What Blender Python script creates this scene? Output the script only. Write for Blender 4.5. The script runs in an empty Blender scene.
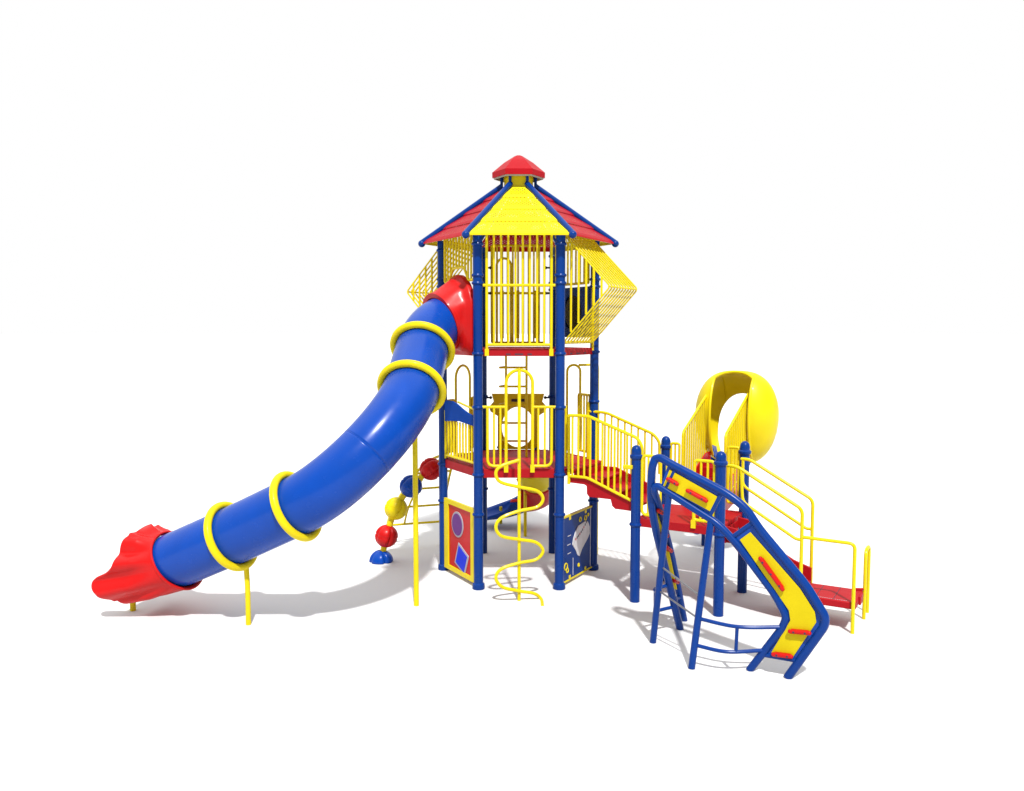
import bpy, math, random
from mathutils import Vector as V3, Matrix
random.seed(4)
R = math.radians
SC = bpy.context.scene
COL = SC.collection

# ------------------------------------------------------------------ camera
F, TH, H = 856.506, 0.0756120, 3.41683          # focal length in pixels, pitch, height
cd = bpy.data.cameras.new('camera'); cam = bpy.data.objects.new('camera', cd); COL.objects.link(cam)
cd.sensor_width = 36.0; cd.lens = F / 1024 * 36.0
cd.clip_start = 0.1; cd.clip_end = 2000
cam.location = (0, 0, H); cam.rotation_euler = (math.pi / 2 - TH, 0, 0)
SC.camera = cam
SC.render.resolution_x, SC.render.resolution_y = 1024, 791

def ray(px, py):
    u = (px - 512) / F; w = (395.5 - py) / F
    c, s = math.cos(TH), math.sin(TH)
    return V3((u, c + w * s, w * c - s))
def at_plane(px, py, P, n):
    d = ray(px, py); O = V3((0, 0, H)); P = V3(P); n = V3(n)
    return O + d * ((P - O).dot(n) / d.dot(n))
def at_z(px, py, z=0.0):
    return at_plane(px, py, (0, 0, z), (0, 0, 1))
def at_y(px, py, y):
    return at_plane(px, py, (0, y, 0), (0, 1, 0))

# ------------------------------------------------------------------ materials
def mat(name, col, rough=0.35, coat=0.0, spec=0.16, bump=0.0, bscale=100.0, var=0.06, metallic=0.0, wear=None):
    m = bpy.data.materials.new(name); m.use_nodes = True
    nt = m.node_tree; b = nt.nodes['Principled BSDF']
    b.inputs['Roughness'].default_value = rough
    b.inputs['Metallic'].default_value = metallic
    b.inputs['Coat Weight'].default_value = coat
    b.inputs['Coat Roughness'].default_value = 0.12
    b.inputs['Specular IOR Level'].default_value = spec
    tc = nt.nodes.new('ShaderNodeTexCoord')
    n1 = nt.nodes.new('ShaderNodeTexNoise'); n1.inputs['Scale'].default_value = 3.1; n1.inputs['Detail'].default_value = 6
    nt.links.new(tc.outputs['Object'], n1.inputs['Vector'])
    rp = nt.nodes.new('ShaderNodeValToRGB')
    rp.color_ramp.elements[0].position = 0.3; rp.color_ramp.elements[1].position = 0.72
    rp.color_ramp.elements[0].color = tuple(c * (1 - var) for c in col) + (1,)
    rp.color_ramp.elements[1].color = tuple(min(1, c * (1 + var)) for c in col) + (1,)
    nt.links.new(n1.outputs['Fac'], rp.inputs['Fac'])
    nt.links.new(rp.outputs['Color'], b.inputs['Base Color'])
    n2 = nt.nodes.new('ShaderNodeTexNoise'); n2.inputs['Scale'].default_value = bscale; n2.inputs['Detail'].default_value = 3
    nt.links.new(tc.outputs['Object'], n2.inputs['Vector'])
    bp = nt.nodes.new('ShaderNodeBump'); bp.inputs['Strength'].default_value = bump; bp.inputs['Distance'].default_value = 0.01
    nt.links.new(n2.outputs['Fac'], bp.inputs['Height'])
    nt.links.new(bp.outputs['Normal'], b.inputs['Normal'])
    mr = nt.nodes.new('ShaderNodeMapRange')
    mr.inputs['To Min'].default_value = max(0.05, rough - 0.08); mr.inputs['To Max'].default_value = rough + 0.1
    n3 = nt.nodes.new('ShaderNodeTexNoise'); n3.inputs['Scale'].default_value = 9; n3.inputs['Detail'].default_value = 5
    nt.links.new(tc.outputs['Object'], n3.inputs['Vector'])
    nt.links.new(n3.outputs['Fac'], mr.inputs['Value']); nt.links.new(mr.outputs['Result'], b.inputs['Roughness'])
    return m

def perforated(name, col, bands=4, pitch=0.036, hole=0.27):
    """sheet metal whose bands are punched with small round holes (UV in metres; v = 0 at the eave)"""
    m = mat(name, col, rough=0.45, coat=0.0, spec=0.08)
    nt = m.node_tree; b = nt.nodes['Principled BSDF']; out = nt.nodes['Material Output']
    uv = nt.nodes.new('ShaderNodeUVMap'); uv.uv_map = 'UVMap'
    sc = nt.nodes.new('ShaderNodeVectorMath'); sc.operation = 'SCALE'; sc.inputs['Scale'].default_value = 1 / pitch
    rot = nt.nodes.new('ShaderNodeVectorRotate'); rot.rotation_type = 'Z_AXIS'; rot.inputs['Angle'].default_value = R(45)
    nt.links.new(uv.outputs['UV'], rot.inputs['Vector']); nt.links.new(rot.outputs[0], sc.inputs[0])
    fr = nt.nodes.new('ShaderNodeVectorMath'); fr.operation = 'FRACTION'; nt.links.new(sc.outputs[0], fr.inputs[0])
    sb = nt.nodes.new('ShaderNodeVectorMath'); sb.operation = 'SUBTRACT'; sb.inputs[1].default_value = (0.5, 0.5, 0)
    nt.links.new(fr.outputs[0], sb.inputs[0])
    ln = nt.nodes.new('ShaderNodeVectorMath'); ln.operation = 'LENGTH'; nt.links.new(sb.outputs[0], ln.inputs[0])
    lt = nt.nodes.new('ShaderNodeMath'); lt.operation = 'LESS_THAN'; lt.inputs[1].default_value = hole
    nt.links.new(ln.outputs['Value'], lt.inputs[0])
    uv2 = nt.nodes.new('ShaderNodeUVMap'); uv2.uv_map = 'Mask'
    sx = nt.nodes.new('ShaderNodeSeparateXYZ'); nt.links.new(uv2.outputs['UV'], sx.inputs[0])
    # mask.x = distance from the sloping edges (m), mask.y = 0..1 inside the band
    g1 = nt.nodes.new('ShaderNodeMath'); g1.operation = 'GREATER_THAN'; g1.inputs[1].default_value = 0.07; nt.links.new(sx.outputs['X'], g1.inputs[0])
    c1 = nt.nodes.new('ShaderNodeMath'); c1.operation = 'COMPARE'; c1.inputs[1].default_value = 0.5; c1.inputs[2].default_value = 0.33
    nt.links.new(sx.outputs['Y'], c1.inputs[0])
    p1 = nt.nodes.new('ShaderNodeMath'); p1.operation = 'MULTIPLY'; nt.links.new(g1.outputs[0], p1.inputs[0]); nt.links.new(c1.outputs[0], p1.inputs[1])
    p2 = nt.nodes.new('ShaderNodeMath'); p2.operation = 'MULTIPLY'; nt.links.new(p1.outputs[0], p2.inputs[0]); nt.links.new(lt.outputs[0], p2.inputs[1])
    tr = nt.nodes.new('ShaderNodeBsdfTransparent'); mx = nt.nodes.new('ShaderNodeMixShader')
    nt.links.new(p2.outputs[0], mx.inputs['Fac']); nt.links.new(b.outputs[0], mx.inputs[1]); nt.links.new(tr.outputs[0], mx.inputs[2])
    nt.links.new(mx.outputs[0], out.inputs['Surface'])
    return m

BLUE  = mat('blue_powder_coat', (0.001, 0.032, 0.195), rough=0.28, coat=0.03, bump=0.0)
BLUEP = mat('blue_moulded_plastic', (0.0015, 0.047, 0.31), rough=0.24, coat=0.04, spec=0.2, bump=0.006, bscale=60)
CAPR  = mat('red_cap_steel', (0.36, 0.004, 0.010), rough=0.45, spec=0.1)
WAVE  = mat('blue_wave_plastic', (0.002, 0.045, 0.28), rough=0.6, spec=0.04)
SHEET = mat('yellow_sheet_plastic', (0.56, 0.445, 0.004), rough=0.5, spec=0.1)
NAVY  = mat('blue_panel_plastic', (0.0012, 0.030, 0.18), rough=0.45, coat=0.0)
YEL   = mat('yellow_powder_coat', (0.68, 0.535, 0.004), rough=0.35, coat=0.05, bump=0.0)
YELP  = mat('yellow_moulded_plastic', (0.69, 0.55, 0.004), rough=0.4, coat=0.05, bump=0.006, bscale=60)
REDP  = mat('red_moulded_plastic', (0.48, 0.006, 0.006), rough=0.36, coat=0.06, bump=0.006, bscale=60)
DECK  = mat('red_vinyl_coated_deck', (0.34, 0.004, 0.009), rough=0.55, coat=0.0, bump=0.05, bscale=70)
ROOFR = perforated('red_perforated_roof', (0.34, 0.003, 0.011), hole=0.12)
ROOFY = perforated('yellow_perforated_roof', (0.72, 0.62, 0.012))
PURP  = mat('purple_inlay', (0.13, 0.03, 0.20), rough=0.5, coat=0)
BRBLU = mat('bright_blue_inlay', (0.01, 0.03, 0.62), rough=0.5, coat=0)
GREY  = mat('grey_rim', (0.36, 0.33, 0.38), rough=0.5, coat=0)
BEIGE = mat('beige_liner', (0.38, 0.36, 0.28), rough=0.6)
WHITE = mat('white_speckled_plastic', (0.62, 0.62, 0.64), rough=0.5, coat=0, var=0.25)
INK   = mat('dark_print', (0.05, 0.04, 0.06), rough=0.6, coat=0)
REDI  = mat('red_print', (0.45, 0.02, 0.03), rough=0.6, coat=0)
STEEL = mat('galvanised_cable', (0.25, 0.25, 0.26), rough=0.4, metallic=0.9, coat=0)
HOLEDK = mat('dark_hole_fill', (0.004, 0.006, 0.014), rough=0.15, spec=0.4)  # near-black colour stands in for the darkness of the porthole
BLACK = mat('black_rubber_clamp', (0.015, 0.015, 0.02), rough=0.5, coat=0)

# ------------------------------------------------------------------ mesh helpers
def fillet(pts, r, n=6, closed=False):
    """round the corners of a polyline; r is one radius or one per corner"""
    pts = [V3(p) for p in pts]; out = []; N = len(pts)
    for i, p in enumerate(pts):
        if not closed and i in (0, N - 1): out.append(p); continue
        a = pts[(i - 1) % N]; b = pts[(i + 1) % N]
        da, db = a - p, b - p; la, lb = da.length, db.length
        da.normalize(); db.normalize()
        ri = r[i] if isinstance(r, (list, tuple)) else r
        t = min(ri, la * 0.49, lb * 0.49)
        p0, p1 = p + da * t, p + db * t
        for k in range(n + 1):
            s = k / n
            out.append(p0 * (1 - s) ** 2 + p * 2 * s * (1 - s) + p1 * s * s)
    return out
def spline(pts, n=10):
    pts = [V3(p) for p in pts]
    e = [pts[0] * 2 - pts[1]] + pts + [pts[-1] * 2 - pts[-2]]
    out = []
    for i in range(1, len(e) - 2):
        a, b, c, d = e[i - 1:i + 3]
        for k in range(n):
            t = k / n
            out.append(0.5 * ((2 * b) + (c - a) * t + (2 * a - 5 * b + 4 * c - d) * t * t + (3 * b - a - 3 * c + d) * t ** 3))
    out.append(pts[-1]); return out
def frames(pts, closed=False):
    """parallel-transported frames (tangent, normal, binormal)"""
    N = len(pts); T = []
    for i in range(N):
        if closed: t = pts[(i + 1) % N] - pts[i - 1]
        else: t = pts[min(i + 1, N - 1)] - pts[max(i - 1, 0)]
        T.append(t.normalized())
    up = V3((0, 0, 1)) if abs(T[0].z) < 0.9 else V3((0, 1, 0))
    n = (up - T[0] * up.dot(T[0])).normalized(); fr = []
    for i in range(N):
        if i:
            n = n - T[i] * n.dot(T[i]); n.normalize()
        fr.append((T[i], n, T[i].cross(n)))
    return fr

class MB:
    def __init__(s): s.v = []; s.f = []; s.uv = None; s.mask = None
    def add(s, vs, fs):
        o = len(s.v); s.v += [V3(p) for p in vs]; s.f += [tuple(i + o for i in f) for f in fs]; return s
    def tube(s, pts, r, seg=10, closed=False, caps=True, fr=None):
        pts = [V3(p) for p in pts]
        q = [pts[0]]
        for p in pts[1:]:
            if (p - q[-1]).length > 1e-5: q.append(p)
        pts = q; fr = fr or frames(pts, closed); N = len(pts); vs = []; fs = []
        for p, (t, n, b) in zip(pts, fr):
            for k in range(seg):
                a = 2 * math.pi * k / seg; vs.append(p + (n * math.cos(a) + b * math.sin(a)) * r)
        M = N if closed else N - 1
        for i in range(M):
            j = (i + 1) % N
            for k in range(seg):
                l = (k + 1) % seg
                fs.append((i * seg + k, i * seg + l, j * seg + l, j * seg + k))
        if caps and not closed:
            fs.append(tuple(range(seg))[::-1]); fs.append(tuple((N - 1) * seg + k for k in range(seg)))
        return s.add(vs, fs)
    def cyl(s, a, b, r, seg=16): return s.tube([a, b], r, seg)
    def loft(s, rings, closed=True, cap0=False, cap1=False):
        n = len(rings[0]); vs = [p for r in rings for p in r]; fs = []
        for i in range(len(rings) - 1):
            for k in range(n if closed else n - 1):
                l = (k + 1) % n
                fs.append((i * n + k, i * n + l, (i + 1) * n + l, (i + 1) * n + k))
        if cap0: fs.append(tuple(range(n))[::-1])
        if cap1: fs.append(tuple((len(rings) - 1) * n + k for k in range(n)))
        return s.add(vs, fs)
    def lathe(s, c, prof, seg=20, axis=(0, 0, 1)):
        c = V3(c); ax = V3(axis).normalized(); o = V3((1, 0, 0)) if abs(ax.x) < 0.9 else V3((0, 1, 0))
        n = (o - ax * o.dot(ax)).normalized(); b = ax.cross(n)
        rings = [[c + ax * h + (n * math.cos(2 * math.pi * k / seg) + b * math.sin(2 * math.pi * k / seg)) * max(r, 1e-4) for k in range(seg)] for r, h in prof]
        return s.loft(rings, True, True, True)
    def box(s, c, ax, ay, az):
        """centre and three half-axis vectors"""
        c, ax, ay, az = V3(c), V3(ax), V3(ay), V3(az)
        vs = [c + ax * i + ay * j + az * k for i in (-1, 1) for j in (-1, 1) for k in (-1, 1)]
        fs = [(0, 1, 3, 2), (4, 6, 7, 5), (0, 4, 5, 1), (2, 3, 7, 6), (0, 2, 6, 4), (1, 5, 7, 3)]
        return s.add(vs, fs)
    def slab(s, poly, d):
        """polygon (3-D, planar) extruded by the vector d"""
        n = len(poly); d = V3(d); vs = [V3(p) for p in poly] + [V3(p) + d for p in poly]
        fs = [tuple(range(n))[::-1], tuple(n + k for k in range(n))]
        fs += [(k, (k + 1) % n, n + (k + 1) % n, n + k) for k in range(n)]
        return s.add(vs, fs)
    def ball(s, c, r, seg=18, ring=12):
        prof = [(r * math.sin(math.pi * i / ring), -r * math.cos(math.pi * i / ring)) for i in range(ring + 1)]
        return s.lathe(c, prof, seg)
    def torus(s, c, ax, R_, r_, seg=40, sub=12):
        c = V3(c); ax = V3(ax).normalized(); o = V3((0, 0, 1)) if abs(ax.z) < 0.9 else V3((1, 0, 0))
        n = (o - ax * o.dot(ax)).normalized(); b = ax.cross(n)
        return s.tube([c + (n * math.cos(2 * math.pi * k / seg) + b * math.sin(2 * math.pi * k / seg)) * R_ for k in range(seg)], r_, sub, closed=True)
    def build(s, name, m, parent=None, bevel=0.0, smooth=35, solid=0.0, subd=0):
        root = parent
        while root is not None and root.parent: root = root.parent
        L = V3(root.location) if root else V3((0, 0, 0))
        me = bpy.data.meshes.new(name)
        me.from_pydata([tuple(p - L) for p in s.v], [], s.f)
        if s.uv is not None:
            ul = me.uv_layers.new(name='UVMap'); ml = me.uv_layers.new(name='Mask')
            for lp in me.loops:
                ul.data[lp.index].uv = s.uv[lp.vertex_index]; ml.data[lp.index].uv = s.mask[lp.vertex_index]
        me.materials.append(m)
        import bmesh
        bm = bmesh.new(); bm.from_mesh(me)
        if s.uv is None and solid == 0: bmesh.ops.recalc_face_normals(bm, faces=bm.faces)
        bm.to_mesh(me); bm.free()
        for p in me.polygons: p.use_smooth = True
        me.set_sharp_from_angle(angle=R(smooth))
        o = bpy.data.objects.new(name, me); COL.objects.link(o)
        if parent: o.parent = parent
        if solid:
            md = o.modifiers.new('thick', 'SOLIDIFY'); md.thickness = abs(solid); md.offset = 1 if solid > 0 else -1
        if subd:
            md = o.modifiers.new('sub', 'SUBSURF'); md.levels = md.render_levels = subd
        if bevel:
            md = o.modifiers.new('bev', 'BEVEL'); md.width = bevel; md.segments = 3; md.limit_method = 'ANGLE'; md.angle_limit = R(40)
        return o

def thing(name, loc, label, cat, group=None):
    o = bpy.data.objects.new(name, None); COL.objects.link(o); o.location = loc
    o.empty_display_size = 0.2; o['label'] = label; o['category'] = cat
    if group: o['group'] = group
    return o
def lab(o, text): o['label'] = text; return o

# ------------------------------------------------------------------ layout
XC, D, S = 0.09128, 12.0738, 1.07
HX = 0.8660254
def hexv(r, z, n=6):
    """hexagon corners, anticlockwise from above starting at the front-left one: FL, FR, MR, BR, BL, ML"""
    a = [(-0.5, -HX), (0.5, -HX), (1, 0), (0.5, HX), (-0.5, HX), (-1, 0)]
    return [V3((XC + x * r, D + y * r, z)) for x, y in a]
FL, FR, MR, BR, BL, ML = hexv(S, 0)
U = V3((HX, -0.5, 0)); W = V3((0.5, HX, 0)); Z = V3((0, 0, 1))
def G(u, w, z=0.0): return FR + U * u + W * w + Z * z
ZL, ZU = 1.60, 3.172          # lower and upper deck tops
PR = 0.062

def make_post(parent, base, top, rings, dome=False, foot=True, r=PR):
    m = MB(); m.cyl(base, base + Z * top, r, 20)
    p = m.build('post', BLUE, parent)
    for z in rings:
        c = MB(); c.lathe(base + Z * (z - 0.022), [(r + 0.001, 0), (r + 0.012, 0.006), (r + 0.019, 0.022), (r + 0.012, 0.038), (r + 0.001, 0.044)], 20)
        c.build('collar', BLUE, p)
    if foot:
        c = MB(); c.lathe(base, [(r + 0.018, 0.0), (r + 0.022, 0.02), (r + 0.018, 0.07), (r + 0.001, 0.085)], 20); c.build('post_foot', BLUE, p)
    if dome:
        c = MB(); c.lathe(base + Z * top, [(r + 0.012, -0.09), (r + 0.02, -0.075), (r + 0.02, -0.05), (r + 0.002, -0.035), (r + 0.002, 0.01), (r * 0.9, 0.04), (r * 0.62, 0.064), (r * 0.25, 0.076), (0.001, 0.078)], 20)
        c.build('post_cap', BLUE, p)
    return p
def bars_between(parent, pairs, r=0.0145, m=None, seg=8):
    for a, b in pairs:
        MB().cyl(a, b, r, seg).build('baluster', m or YEL, parent)
def rail_panel(parent, loop, pairs, r=0.019, fil=0.07, closed=True, name='guard_rail', br=0.0145, m=None):
    o = MB().tube(fillet(loop, fil, closed=closed), r, 10, closed=closed).build(name, m or YEL, parent)
    bars_between(o, pairs, br, m)
    return o
def lerp(a, b, t): return a + (b - a) * t
def barrier(parent, A, B, zb, zt, n, t0=0.1, t1=0.9, **k):
    a, b = lerp(A, B, t0), lerp(A, B, t1)
    loop = [a + Z * zb, a + Z * zt, b + Z * zt, b + Z * zb]
    prs = [(lerp(a, b, (i + 1) / (n + 1)) + Z * zb, lerp(a, b, (i + 1) / (n + 1)) + Z * zt) for i in range(n)]
    return rail_panel(parent, loop, prs, **k)
def hoop(parent, A, B, zb, zt, t0, t1, r=0.019, name='entry_hoop'):
    a, b = lerp(A, B, t0), lerp(A, B, t1); h = (b - a).length / 2; c = (a + b) / 2; d = (b - a).normalized()
    pts = [a + Z * zb] + [c - d * h * math.cos(math.pi * k / 14) + Z * (zt - h + h * math.sin(math.pi * k / 14)) for k in range(15)] + [b + Z * zb]
    return MB().tube(pts, r, 10).build(name, YEL, parent)

# ================================================================== the tower
tower = thing('play_tower', (XC, D, 0), 'tall hexagonal play tower on blue posts with a peaked red and yellow roof', 'play tower')
rings_front = [4.53, 4.13, 4.03, 3.12, 2.42, 1.53, 1.0]
for c in (FL, FR, MR, BR, BL, ML):
    make_post(tower, c, 4.66, rings_front, foot=c not in (BL, BR))

def deck(z, hole=False):
    m = MB(); t = 0.115 if z < 2 else 0.086
    outer = hexv(S - 0.055, z)
    m.slab(hexv(S - 0.06, z - 0.012), (0, 0, 0.012))
    o = m.build('deck', DECK, tower, bevel=0.004)
    # apron: six fascia plates with slots
    cs = hexv(S, 0); 
    for i in range(6):
        a, b = cs[i], cs[(i + 1) % 6]; d = (b - a).normalized(); nrm = V3((d.y, -d.x, 0))
        a2, b2 = a + d * 0.07, b - d * 0.07
        f = MB(); f.slab([a2 + Z * (z - t), b2 + Z * (z - t), b2 + Z * (z + 0.004), a2 + Z * (z + 0.004)], -nrm * 0.03)
        fo = f.build('fascia', DECK, o, bevel=0.006)
        if z > 3 and i in (0, 1):
            for k in (-1, 0, 1):
                c = lerp(a, b, 0.5 + (k * 0.13 if i == 0 else k * 0.2)) + Z * (z - 0.06) + nrm * 0.001
                MB().box(c, d * (0.03 if k else 0.055), nrm * 0.002, Z * 0.008).build('slot', INK, fo)
    return o
ud = deck(ZU); lab(ud, 'upper red deck'); ld = deck(ZL); lab(ld, 'lower red deck')

# ---- roof
roof_core = MB()
RE, ZE, RT, ZT = 1.33, 4.625, 0.225, 5.375
ec, tcn = hexv(RE + 0.02, ZE), hexv(RT, ZT)
roof = MB()
for i in range(6):
    roof.tube([tcn[i] - Z * 0.03, tcn[(i + 1) % 6] - Z * 0.03], 0.02, 8)
roof = roof.build('roof', BLUE, tower)
for i in range(6):
    MB().tube([tcn[i] + Z * 0.045, ec[i] + Z * 0.015], 0.038, 12).ball(ec[i] + Z * 0.0, 0.051, 16, 10).build('rafter', BLUE, roof)
    for k in range(1, 6): MB().ball(lerp(tcn[i], ec[i], k / 6) + Z * 0.068 - Z * 0.03 * k / 6, 0.010, 8, 6).build('bolt', GREY, roof)
for i in range(6):
    a, b, c, d = hexv(RE, ZE)[i], hexv(RE, ZE)[(i + 1) % 6], tcn[(i + 1) % 6], tcn[i]
    m = MB(); m.uv = []; m.mask = []
    nb = 4; nx = 1
    ctr = (a + b) / 2; sl = ((c + d) / 2 - ctr).length
    nrm = (b - a).cross(d - a).normalized()
    rows = []
    for k in range(nb):
        rows += [(k / nb, 0.016, k + 0.0), (k / nb + 0.04, 0.025, k + 0.14), ((k + 1) / nb - 0.004, 0.004, k + 1.0)]
    rows.append((1.0, 0.0, nb))
    prev = None
    N = 9
    for (t, lift, band) in rows:
        e0, e1 = lerp(a, d, t), lerp(b, c, t); w = (e1 - e0).length
        for j in range(N):
            s = j / (N - 1); ins = 0.034 / w; s = ins + (1 - 2 * ins) * s
            m.v.append(lerp(e0, e1, s) + nrm * lift)
            m.uv.append(((s - 0.5) * w, t * sl)); m.mask.append((min(s, 1 - s) * w, (band - math.floor(band)) if band < nb else 0))
    # make the mask rise through each band
    for r_i in range(len(rows)):
        fr_ = (0.0, 0.14, 1.0)[r_i % 3] if r_i < len(rows) - 1 else 0.0
        for j in range(N):
            q = m.mask[r_i * N + j]; m.mask[r_i * N + j] = (q[0], fr_)
    for r_i in range(len(rows) - 1):
        for j in range(N - 1):
            m.f.append((r_i * N + j, r_i * N + j + 1, (r_i + 1) * N + j + 1, (r_i + 1) * N + j))
    yel = i % 2 == 0
    pn = m.build('roof_panel', ROOFY if yel else ROOFR, roof, smooth=15)
    # folded eave lip
    lip = MB(); lip.slab([a + nrm * 0.02, b + nrm * 0.02, b + nrm * 0.02 - Z * 0.022, a + nrm * 0.02 - Z * 0.022], -V3((nrm.x, nrm.y, 0)).normalized() * 0.012)
    lab(lip.build('eave_lip', YELP if yel else REDP, pn), 'yellow lip' if yel else 'red lip')
    lab(pn, 'yellow perforated roof panel' if yel else 'red perforated roof panel')
# cupola
cu = MB()
for i in range(6):
    a, b = hexv(0.2, 5.33)[i], hexv(0.2, 5.33)[(i + 1) % 6]
    cu.slab([a, b, b + Z * 0.24, a + Z * 0.24], (b - a).cross(Z).normalized() * -0.012)
cup = cu.build('cupola', YELP, roof)
for i in range(6):
    p = hexv(0.235, 5.35)[i]; MB().cyl(p, p + Z * 0.22, 0.021, 10).build('cupola_post', BLUE, roof)
cap = MB()
r0, r1 = 0.365, 0.055
cap.loft([hexv(r0 - 0.015, 5.525), hexv(r0, 5.525), hexv(r0 + 0.002, 5.60), hexv(r0 * 0.55, 5.735), hexv(r1, 5.825), hexv(r1 * 0.6, 5.832)], True, False, True)
cap.loft([hexv(r0 - 0.015, 5.525), hexv(r0 - 0.02, 5.595), hexv(r1, 5.80)], True)
lin = MB(); lin.loft([hexv(r0 - 0.03, 5.58), hexv(r0 - 0.022, 5.58), hexv(r0 - 0.022, 5.505), hexv(r0 - 0.03, 5.505), hexv(r0 - 0.03, 5.58)], True)
cpo = cap.build('cupola_cap', CAPR, roof, smooth=25); lin.build('liner', BEIGE, cpo, smooth=20)

# ---- upper level: front barrier
def edge_n(a, b):
    d = (b - a).normalized(); return V3((d.y, -d.x, 0))
def top_barrier(A, B, n, off, bz=3.235, t0=0.11, t1=0.89, mids=(4.00,), ztop=4.69, tabs=True):
    nrm = edge_n(A, B); A = A + nrm * off; B = B + nrm * off
    a, b = lerp(A, B, t0), lerp(A, B, t1)
    f = MB()
    f.cyl(a + Z * bz, b + Z * bz, 0.019, 10)
    for mz in mids: f.cyl(lerp(A, B, 0.065) + Z * mz, lerp(A, B, 0.935) + Z * mz, 0.019, 10)
    f.cyl(a + Z * ztop, b + Z * ztop, 0.017, 10)
    for e in (a, b): f.cyl(e + Z * (bz - 0.13 if tabs else bz), e + Z * ztop, 0.019, 10)
    if tabs:
        for e in (a, b): f.box(e + Z * (bz - 0.10) + nrm * 0.004, (B - A).normalized() * 0.026, nrm * 0.014, Z * 0.045)
    o = f.build('guard_rail', YEL, tower)
    bars_between(o, [(lerp(a, b, (i + 1) / (n + 1)) + Z * bz, lerp(a, b, (i + 1) / (n + 1)) + Z * ztop) for i in range(n)])
    return o
top_barrier(FL, FR, 8, 0.03)
# back barrier, with an entry hoop, black clamps
top_barrier(BR, BL, 9, 0.0, t0=0.13, t1=0.87, mids=(3.98,), tabs=False)
hoop(tower, BL, BR, 3.25, 4.50, 0.20, 0.40)
for c, dd in ((BL, 1), (BR, -1)):
    for z in (4.36, 3.98, 2.40):
        MB().box(c + V3((dd * 0.095, 0, z)), (0.04, 0, 0), (0, 0.02, 0), (0, 0, 0.012)).ball(c + V3((dd * 0.12, 0, z)), 0.024, 10, 8).build('clamp', BLACK, tower)
for x0, x1 in ((0.24, 0.30), (0.47, 0.52), (0.72, 0.80)):
    m = MB(); a, b = lerp(BL, BR, x0), lerp(BL, BR, x1); m.slab([a + Z * 3.3, b + Z * 3.3, b + Z * 4.02, a + Z * 4.02], (0, 0.015, 0)); m.build('slat', YELP, tower)

# bulging bar cages
def cage(A, B, n=11, p=0.66, z0=3.26, za=3.975, z1=4.66, ends=(True, True)):
    nrm = edge_n(A, B); d = (B - A).normalized()
    f = MB()
    e0, e1 = lerp(A, B, 0.085), lerp(A, B, 0.945)
    f.cyl(e0 + Z * z0, e1 + Z * z0, 0.02, 10); f.cyl(e0 + Z * z1, e1 + Z * z1, 0.02, 10)
    f.cyl(e0 + Z * (za) + nrm * (p - 0.02), e1 + Z * za + nrm * (p - 0.02), 0.012, 8)
    f.cyl(lerp(A, B, 0.085) + Z * (z0 - 0.12), e0 + Z * z1, 0.019, 10); f.cyl(e1 + Z * (z0 - 0.12), e1 + Z * z1, 0.019, 10)
    o = f.build('bar_cage', YEL, tower)
    for i in range(n):
        b = lerp(e0, e1, i / (n - 1))
        path = fillet([b + Z * (z0 + 0.0), b + Z * (z0 + 0.02) + nrm * 0.02, b + Z * za + nrm * p, b + Z * (z1 - 0.02) + nrm * 0.02, b + Z * z1], [0, .02, .05, .02, 0])
        MB().tube(path, 0.0118, 8).build('cage_bar', YEL, o)
    for e, on in ((e0, ends[0]), (e1, ends[1])):
        if not on: continue
        for k in range(1, 6):
            q = p * k / 6 * 0.98
            h = (1 - q / p) * (z1 - za)
            MB().cyl(e + nrm * q + Z * (za - h), e + nrm * q + Z * (za + h), 0.0145, 8).build('infill_bar', YEL, o)
    return o
cage(FR, MR, ends=(True, False))
cage(BL, ML, ends=(False, True))

# back right: navy panel with a round porthole, bars above
m = MB(); A, B = MR, BR; nrm = edge_n(A, B); d = (B - A).normalized()
pts_o = []; pts_i = []
for k in range(48):
    a = 2 * math.pi * k / 48; ca, sa = math.cos(a), math.sin(a)
    q = 0.44 / max(abs(ca), abs(sa)); hx = max(-0.44, min(0.44, ca * q)); hz = max(-0.36, min(0.36, sa * q * 0.82))
    c = lerp(A, B, 0.5) + Z * 3.68
    pts_o.append(c + d * hx + Z * hz); pts_i.append(c + d * ca * 0.25 + Z * sa * 0.25)
m.loft([pts_o, pts_i, [p - nrm * 0.03 for p in pts_i], [p - nrm * 0.03 for p in pts_o], pts_o], True)
pp_ = lab(m.build('porthole_panel', NAVY, tower, smooth=20), 'navy panel with a round porthole filled dark')
cb = lerp(A, B, 0.5) + Z * 3.68; MB().lathe(cb, [(0.252, -0.005), (0.24, 0.06), (0.19, 0.13), (0.1, 0.175), (0.001, 0.185)], 28, nrm).build('hole_fill', HOLEDK, pp_, smooth=60)  # dark dome added in the porthole so no light shows through it
top_barrier(MR, BR, 7, -0.03, bz=4.09, mids=(), tabs=False)

# front left: bars above the slide hood with an arched cut-out
A, B = ML, FL; nrm = edge_n(A, B); a, b = lerp(A, B, 0.09), lerp(A, B, 0.91)
prof = [(0.0, 4.08), (0.13, 4.08), (0.30, 4.26), (0.66, 4.26), (0.82, 4.08), (1.0, 4.08)]
f = MB(); f.tube(fillet([lerp(a, b, t) + Z * z for t, z in prof] + [b + Z * 4.69, a + Z * 4.69], 0.03, closed=True), 0.019, 10, closed=True)
o = f.build('guard_rail', YEL, tower)
def pz(t):
    for (t0, z0), (t1, z1) in zip(prof, prof[1:]):
        if t0 <= t <= t1: return z0 + (z1 - z0) * (t - t0) / (t1 - t0)
bars_between(o, [(lerp(a, b, i / 10) + Z * pz(i / 10), lerp(a, b, i / 10) + Z * 4.69) for i in range(1, 10)])

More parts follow.
